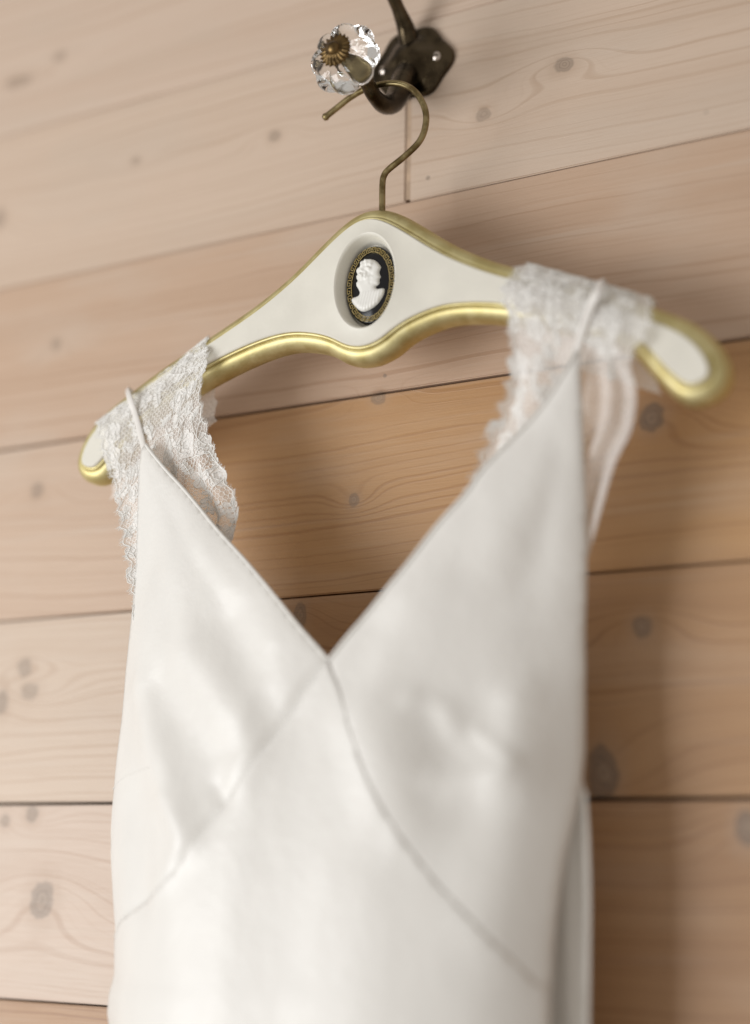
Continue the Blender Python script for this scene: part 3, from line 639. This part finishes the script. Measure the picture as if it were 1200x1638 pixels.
def lace(name, rows, wave, nw, dens, label, ground, plain=False):
    S = Patch(rows, wave, nw)
    def edge_in(t): return .0028 * abs(math.sin(t * math.pi / .0125 + 1.5 * noise.noise((t * 60, 4, 0)))) + .0014 * noise.noise((t * 220, 0, 0)) - .0008
    # sheer ground
    nu, nv = 44, max(30, int(S.H / .0022)); vs = []; fs = []
    for j in range(nv + 1):
        t = S.H * j / nv
        for i in range(nu + 1):
            x = edge_in(t) + (S.W - (1 if plain and t > S.t_bot else 2) * edge_in(t)) * i / nu
            vs.append(tuple(S(x, t) - DL))
    for j in range(nv):
        for i in range(nu): a = j * (nu + 1) + i; fs.append((a, a + 1, a + nu + 2, a + nu + 1))
    me = bpy.data.meshes.new(name); me.from_pydata(vs, [], fs); me.update()
    root = obj(name, me, ground, dress); root['label'] = label
    t0 = S.t_top - .02
    # hexagonal net
    bm = bmesh.new(); c = .0015
    def put(bm, a, b, w, lift):
        A = Vector(S(a[0], a[1], lift)) - Vector(DL); Bv = Vector(S(b[0], b[1], lift)) - Vector(DL)
        d = Bv - A
        if d.length < 1e-6: return
        sd = d.normalized().cross(Vector((0, -1, 0.15))).normalized() * w / 2; nn = Vector((0, -w * .2, 0))
        v = [bm.verts.new(q) for q in (A - sd, A + nn, A + sd, Bv - sd, Bv + nn, Bv + sd)]
        bm.faces.new((v[0], v[1], v[4], v[3])); bm.faces.new((v[1], v[2], v[5], v[4]))
    jj = 0; t = t0
    while t < S.H:
        x = (jj % 2) * c * .866
        while x < S.W:
            if edge_in(t) < x < S.W - edge_in(t) and dens(x / S.W, (t - S.t_top) / (S.H - S.t_top)) > .12:
                jx = lambda: random.uniform(-.12, .12) * c
                p0 = (x + jx(), t + jx())
                put(bm, p0, (x, t + c), .00032, .0003)
                put(bm, p0, (x - c * .866, t - c * .5), .00032, .0003)
                put(bm, p0, (x + c * .866, t - c * .5), .00032, .0003)
            x += c * 1.732
        t += c * 1.5; jj += 1
    nt = obj('lace_net', bm, M_thread, root); nt['kind'] = 'stuff'
    # flowers: cloth petals edged with cord
    def cord(bm, pts, w, lift=.0006):
        P = [Vector(S(a, b, lift)) - Vector(DL) for a, b in pts]
        tube_into(bm, P, w, 5, cap=False)
    placed = []; tries = 0
    while tries < 1500:
        tries += 1
        x = random.uniform(.001, S.W - .001); t = random.uniform(t0 + .004, S.H - .002)
        dn = dens(x / S.W, (t - S.t_top) / (S.H - S.t_top))
        if random.random() > dn: continue
        R0 = random.uniform(.0042, .0085)
        if any(math.hypot(x - a, t - b) < (R0 + r) * .84 for a, b, r in placed): continue
        placed.append((x, t, R0))
        bm = bmesh.new(); bc = bmesh.new(); a0 = random.random() * 6.28; kind = random.random()
        cl = lambda q: (min(max(q[0], -.002), S.W + .002), min(q[1], S.H))
        def blob(out, lift):
            cx = sum(q[0] for q in out) / len(out); ct = sum(q[1] for q in out) / len(out)
            vc = bm.verts.new(Vector(S(cx, ct, lift + .0001)) - Vector(DL)); vv = [bm.verts.new(Vector(S(q[0], q[1], lift)) - Vector(DL)) for q in out]
            for i in range(len(out)): bm.faces.new((vc, vv[i], vv[(i+1) % len(out)]))
            return cx, ct
        def leaf(bx_, bt, a, ln, wd, vein=True):
            out = []
            for i in range(14):
                ph = 6.283 * i / 14
                lx = ln * .5 + ln * .5 * math.cos(ph); ly = wd * math.sin(ph) * (.8 + .2 * math.cos(ph)) * (1 + .16 * math.sin(5 * ph + a * 3))
                out.append(cl((bx_ + lx * math.cos(a) - ly * math.sin(a), bt + lx * math.sin(a) + ly * math.cos(a))))
            c_ = blob(out, .00030); cord(bc, out + out[:2], .00025, .0004)
            if vein: cord(bc, [cl((bx_, bt)), c_, ((c_[0] + out[0][0]) / 2, (c_[1] + out[0][1]) / 2)], .00022, .0008)
        if kind < .40:                       # rose: wobbling loops round a filled heart
            for m, rr_ in enumerate((1.0, .66, .34)):
                w3 = random.random() * 6; loop_ = []
                for i in range(20):
                    ph = 6.283 * i / 20; q = R0 * rr_ * .92 * (1 + .16 * math.sin(5 * ph + w3) + .07 * math.sin(9 * ph + a0))
                    loop_.append(cl((x + q * math.cos(ph + .4 * m), t + q * math.sin(ph + .4 * m))))
                if m != 1: blob(loop_, .00025 + .0001 * m)
                cord(bc, loop_ + loop_[:2], .00026, .0004 + .0001 * m)
        elif kind < .78:                     # spray of leaves on a bent stem
            stem = []; sx_, st, sa = x - R0 * math.cos(a0), t - R0 * math.sin(a0), a0; cv = random.uniform(-70, 70)
            for i in range(9):
                stem.append(cl((sx_, st))); sx_ += R0 * .25 * math.cos(sa); st += R0 * .25 * math.sin(sa); sa += cv * R0 * .25
            cord(bc, stem, .00032)
            for i in (1, 3, 5, 7):
                for sg in (-1, 1):
                    leaf(stem[i][0], stem[i][1], a0 + cv * R0 * .25 * i + sg * random.uniform(.7, 1.1), R0 * random.uniform(.55, .8), R0 * random.uniform(.14, .2), False)
        else:                                # open five-petalled flower
            for k in range(5): leaf(x + .0006 * math.cos(a0 + 1.257 * k), t + .0006 * math.sin(a0 + 1.257 * k), a0 + 1.257 * k + random.uniform(-.12, .12), R0 * random.uniform(.85, 1.05), R0 * random.uniform(.36, .44))
        fl = obj('lace_flower', bm, M_petal, root)
        # its cord outline is joined to the flower as a second material
        m2 = bpy.data.meshes.new('tmp'); bc.to_mesh(m2); bc.free()
        bm = bmesh.new(); bm.from_mesh(fl.data); nf = len(bm.faces); bm.from_mesh(m2)
        bm.faces.ensure_lookup_table()
        for f in bm.faces[nf:]: f.material_index = 1
        for f in bm.faces: f.smooth = True
        bm.to_mesh(fl.data); bm.free(); bpy.data.meshes.remove(m2); fl.data.materials.append(M_thread)
    # vines: wandering cords
    bm = bmesh.new()
    for k in range(60):
        x = random.uniform(0, S.W); t = random.uniform(t0, S.H); a = random.random() * 6.28; pts = []; cv = random.uniform(-260, 260)
        for i in range(22):
            if not (0 < x < S.W and t0 < t < S.H) or dens(x / S.W, (t - S.t_top) / (S.H - S.t_top)) < .1: break
            pts.append((x, t)); x += .001 * math.cos(a); t += .001 * math.sin(a); a += cv * .001
            if random.random() < .1: cv = random.uniform(-300, 300)
        if len(pts) > 4: cord(bm, pts, .00026)
    v_ = obj('lace_vines', bm, M_thread, root); v_['kind'] = 'stuff'
    # scalloped, fringed selvedges
    bm = bmesh.new()
    for side in (0, 1):
        pts = []; t = t0
        while t < (S.t_bot if plain and side else S.H):
            e = edge_in(t); x = e if side == 0 else S.W - e; pts.append((x, t)); sg = -1 if side == 0 else 1
            if random.random() < .9:
                L = random.uniform(.0014, .0034); sl_ = random.uniform(-.5, .5)
                P = [Vector(S(x + sg * L * q, t + sl_ * L * q * q, .0004 + .0006 * q * random.random())) - Vector(DL) for q in (0, .5, 1)]
                tube_into(bm, P, [.00017, .00014, .00008], 3, cap=False)
            t += .00052
        cord(bm, pts[::2], .00028)
    fr = obj('lace_fringe', bm, M_thread, root); fr['kind'] = 'stuff'
    return root
lace('lace_shoulder', LACE_LEFT, .0018, 2.2, lambda u, v: 1.0 if v < .40 else (.85 if u > .55 or u < .25 else .35) if v < .9 else .3, 'lace draped over the far end of the hanger', M_tulle)
lace('lace_shoulder', LACE_RIGHT, .0032, 2.6, lambda u, v: 0 if u > .84 else (1.0 if v < .25 else (.9 if u < .42 else 0)) if v < .75 else (.6 if u < .2 else 0), 'lace draped over the near end of the hanger with loose tulle', M_tulle2, True)
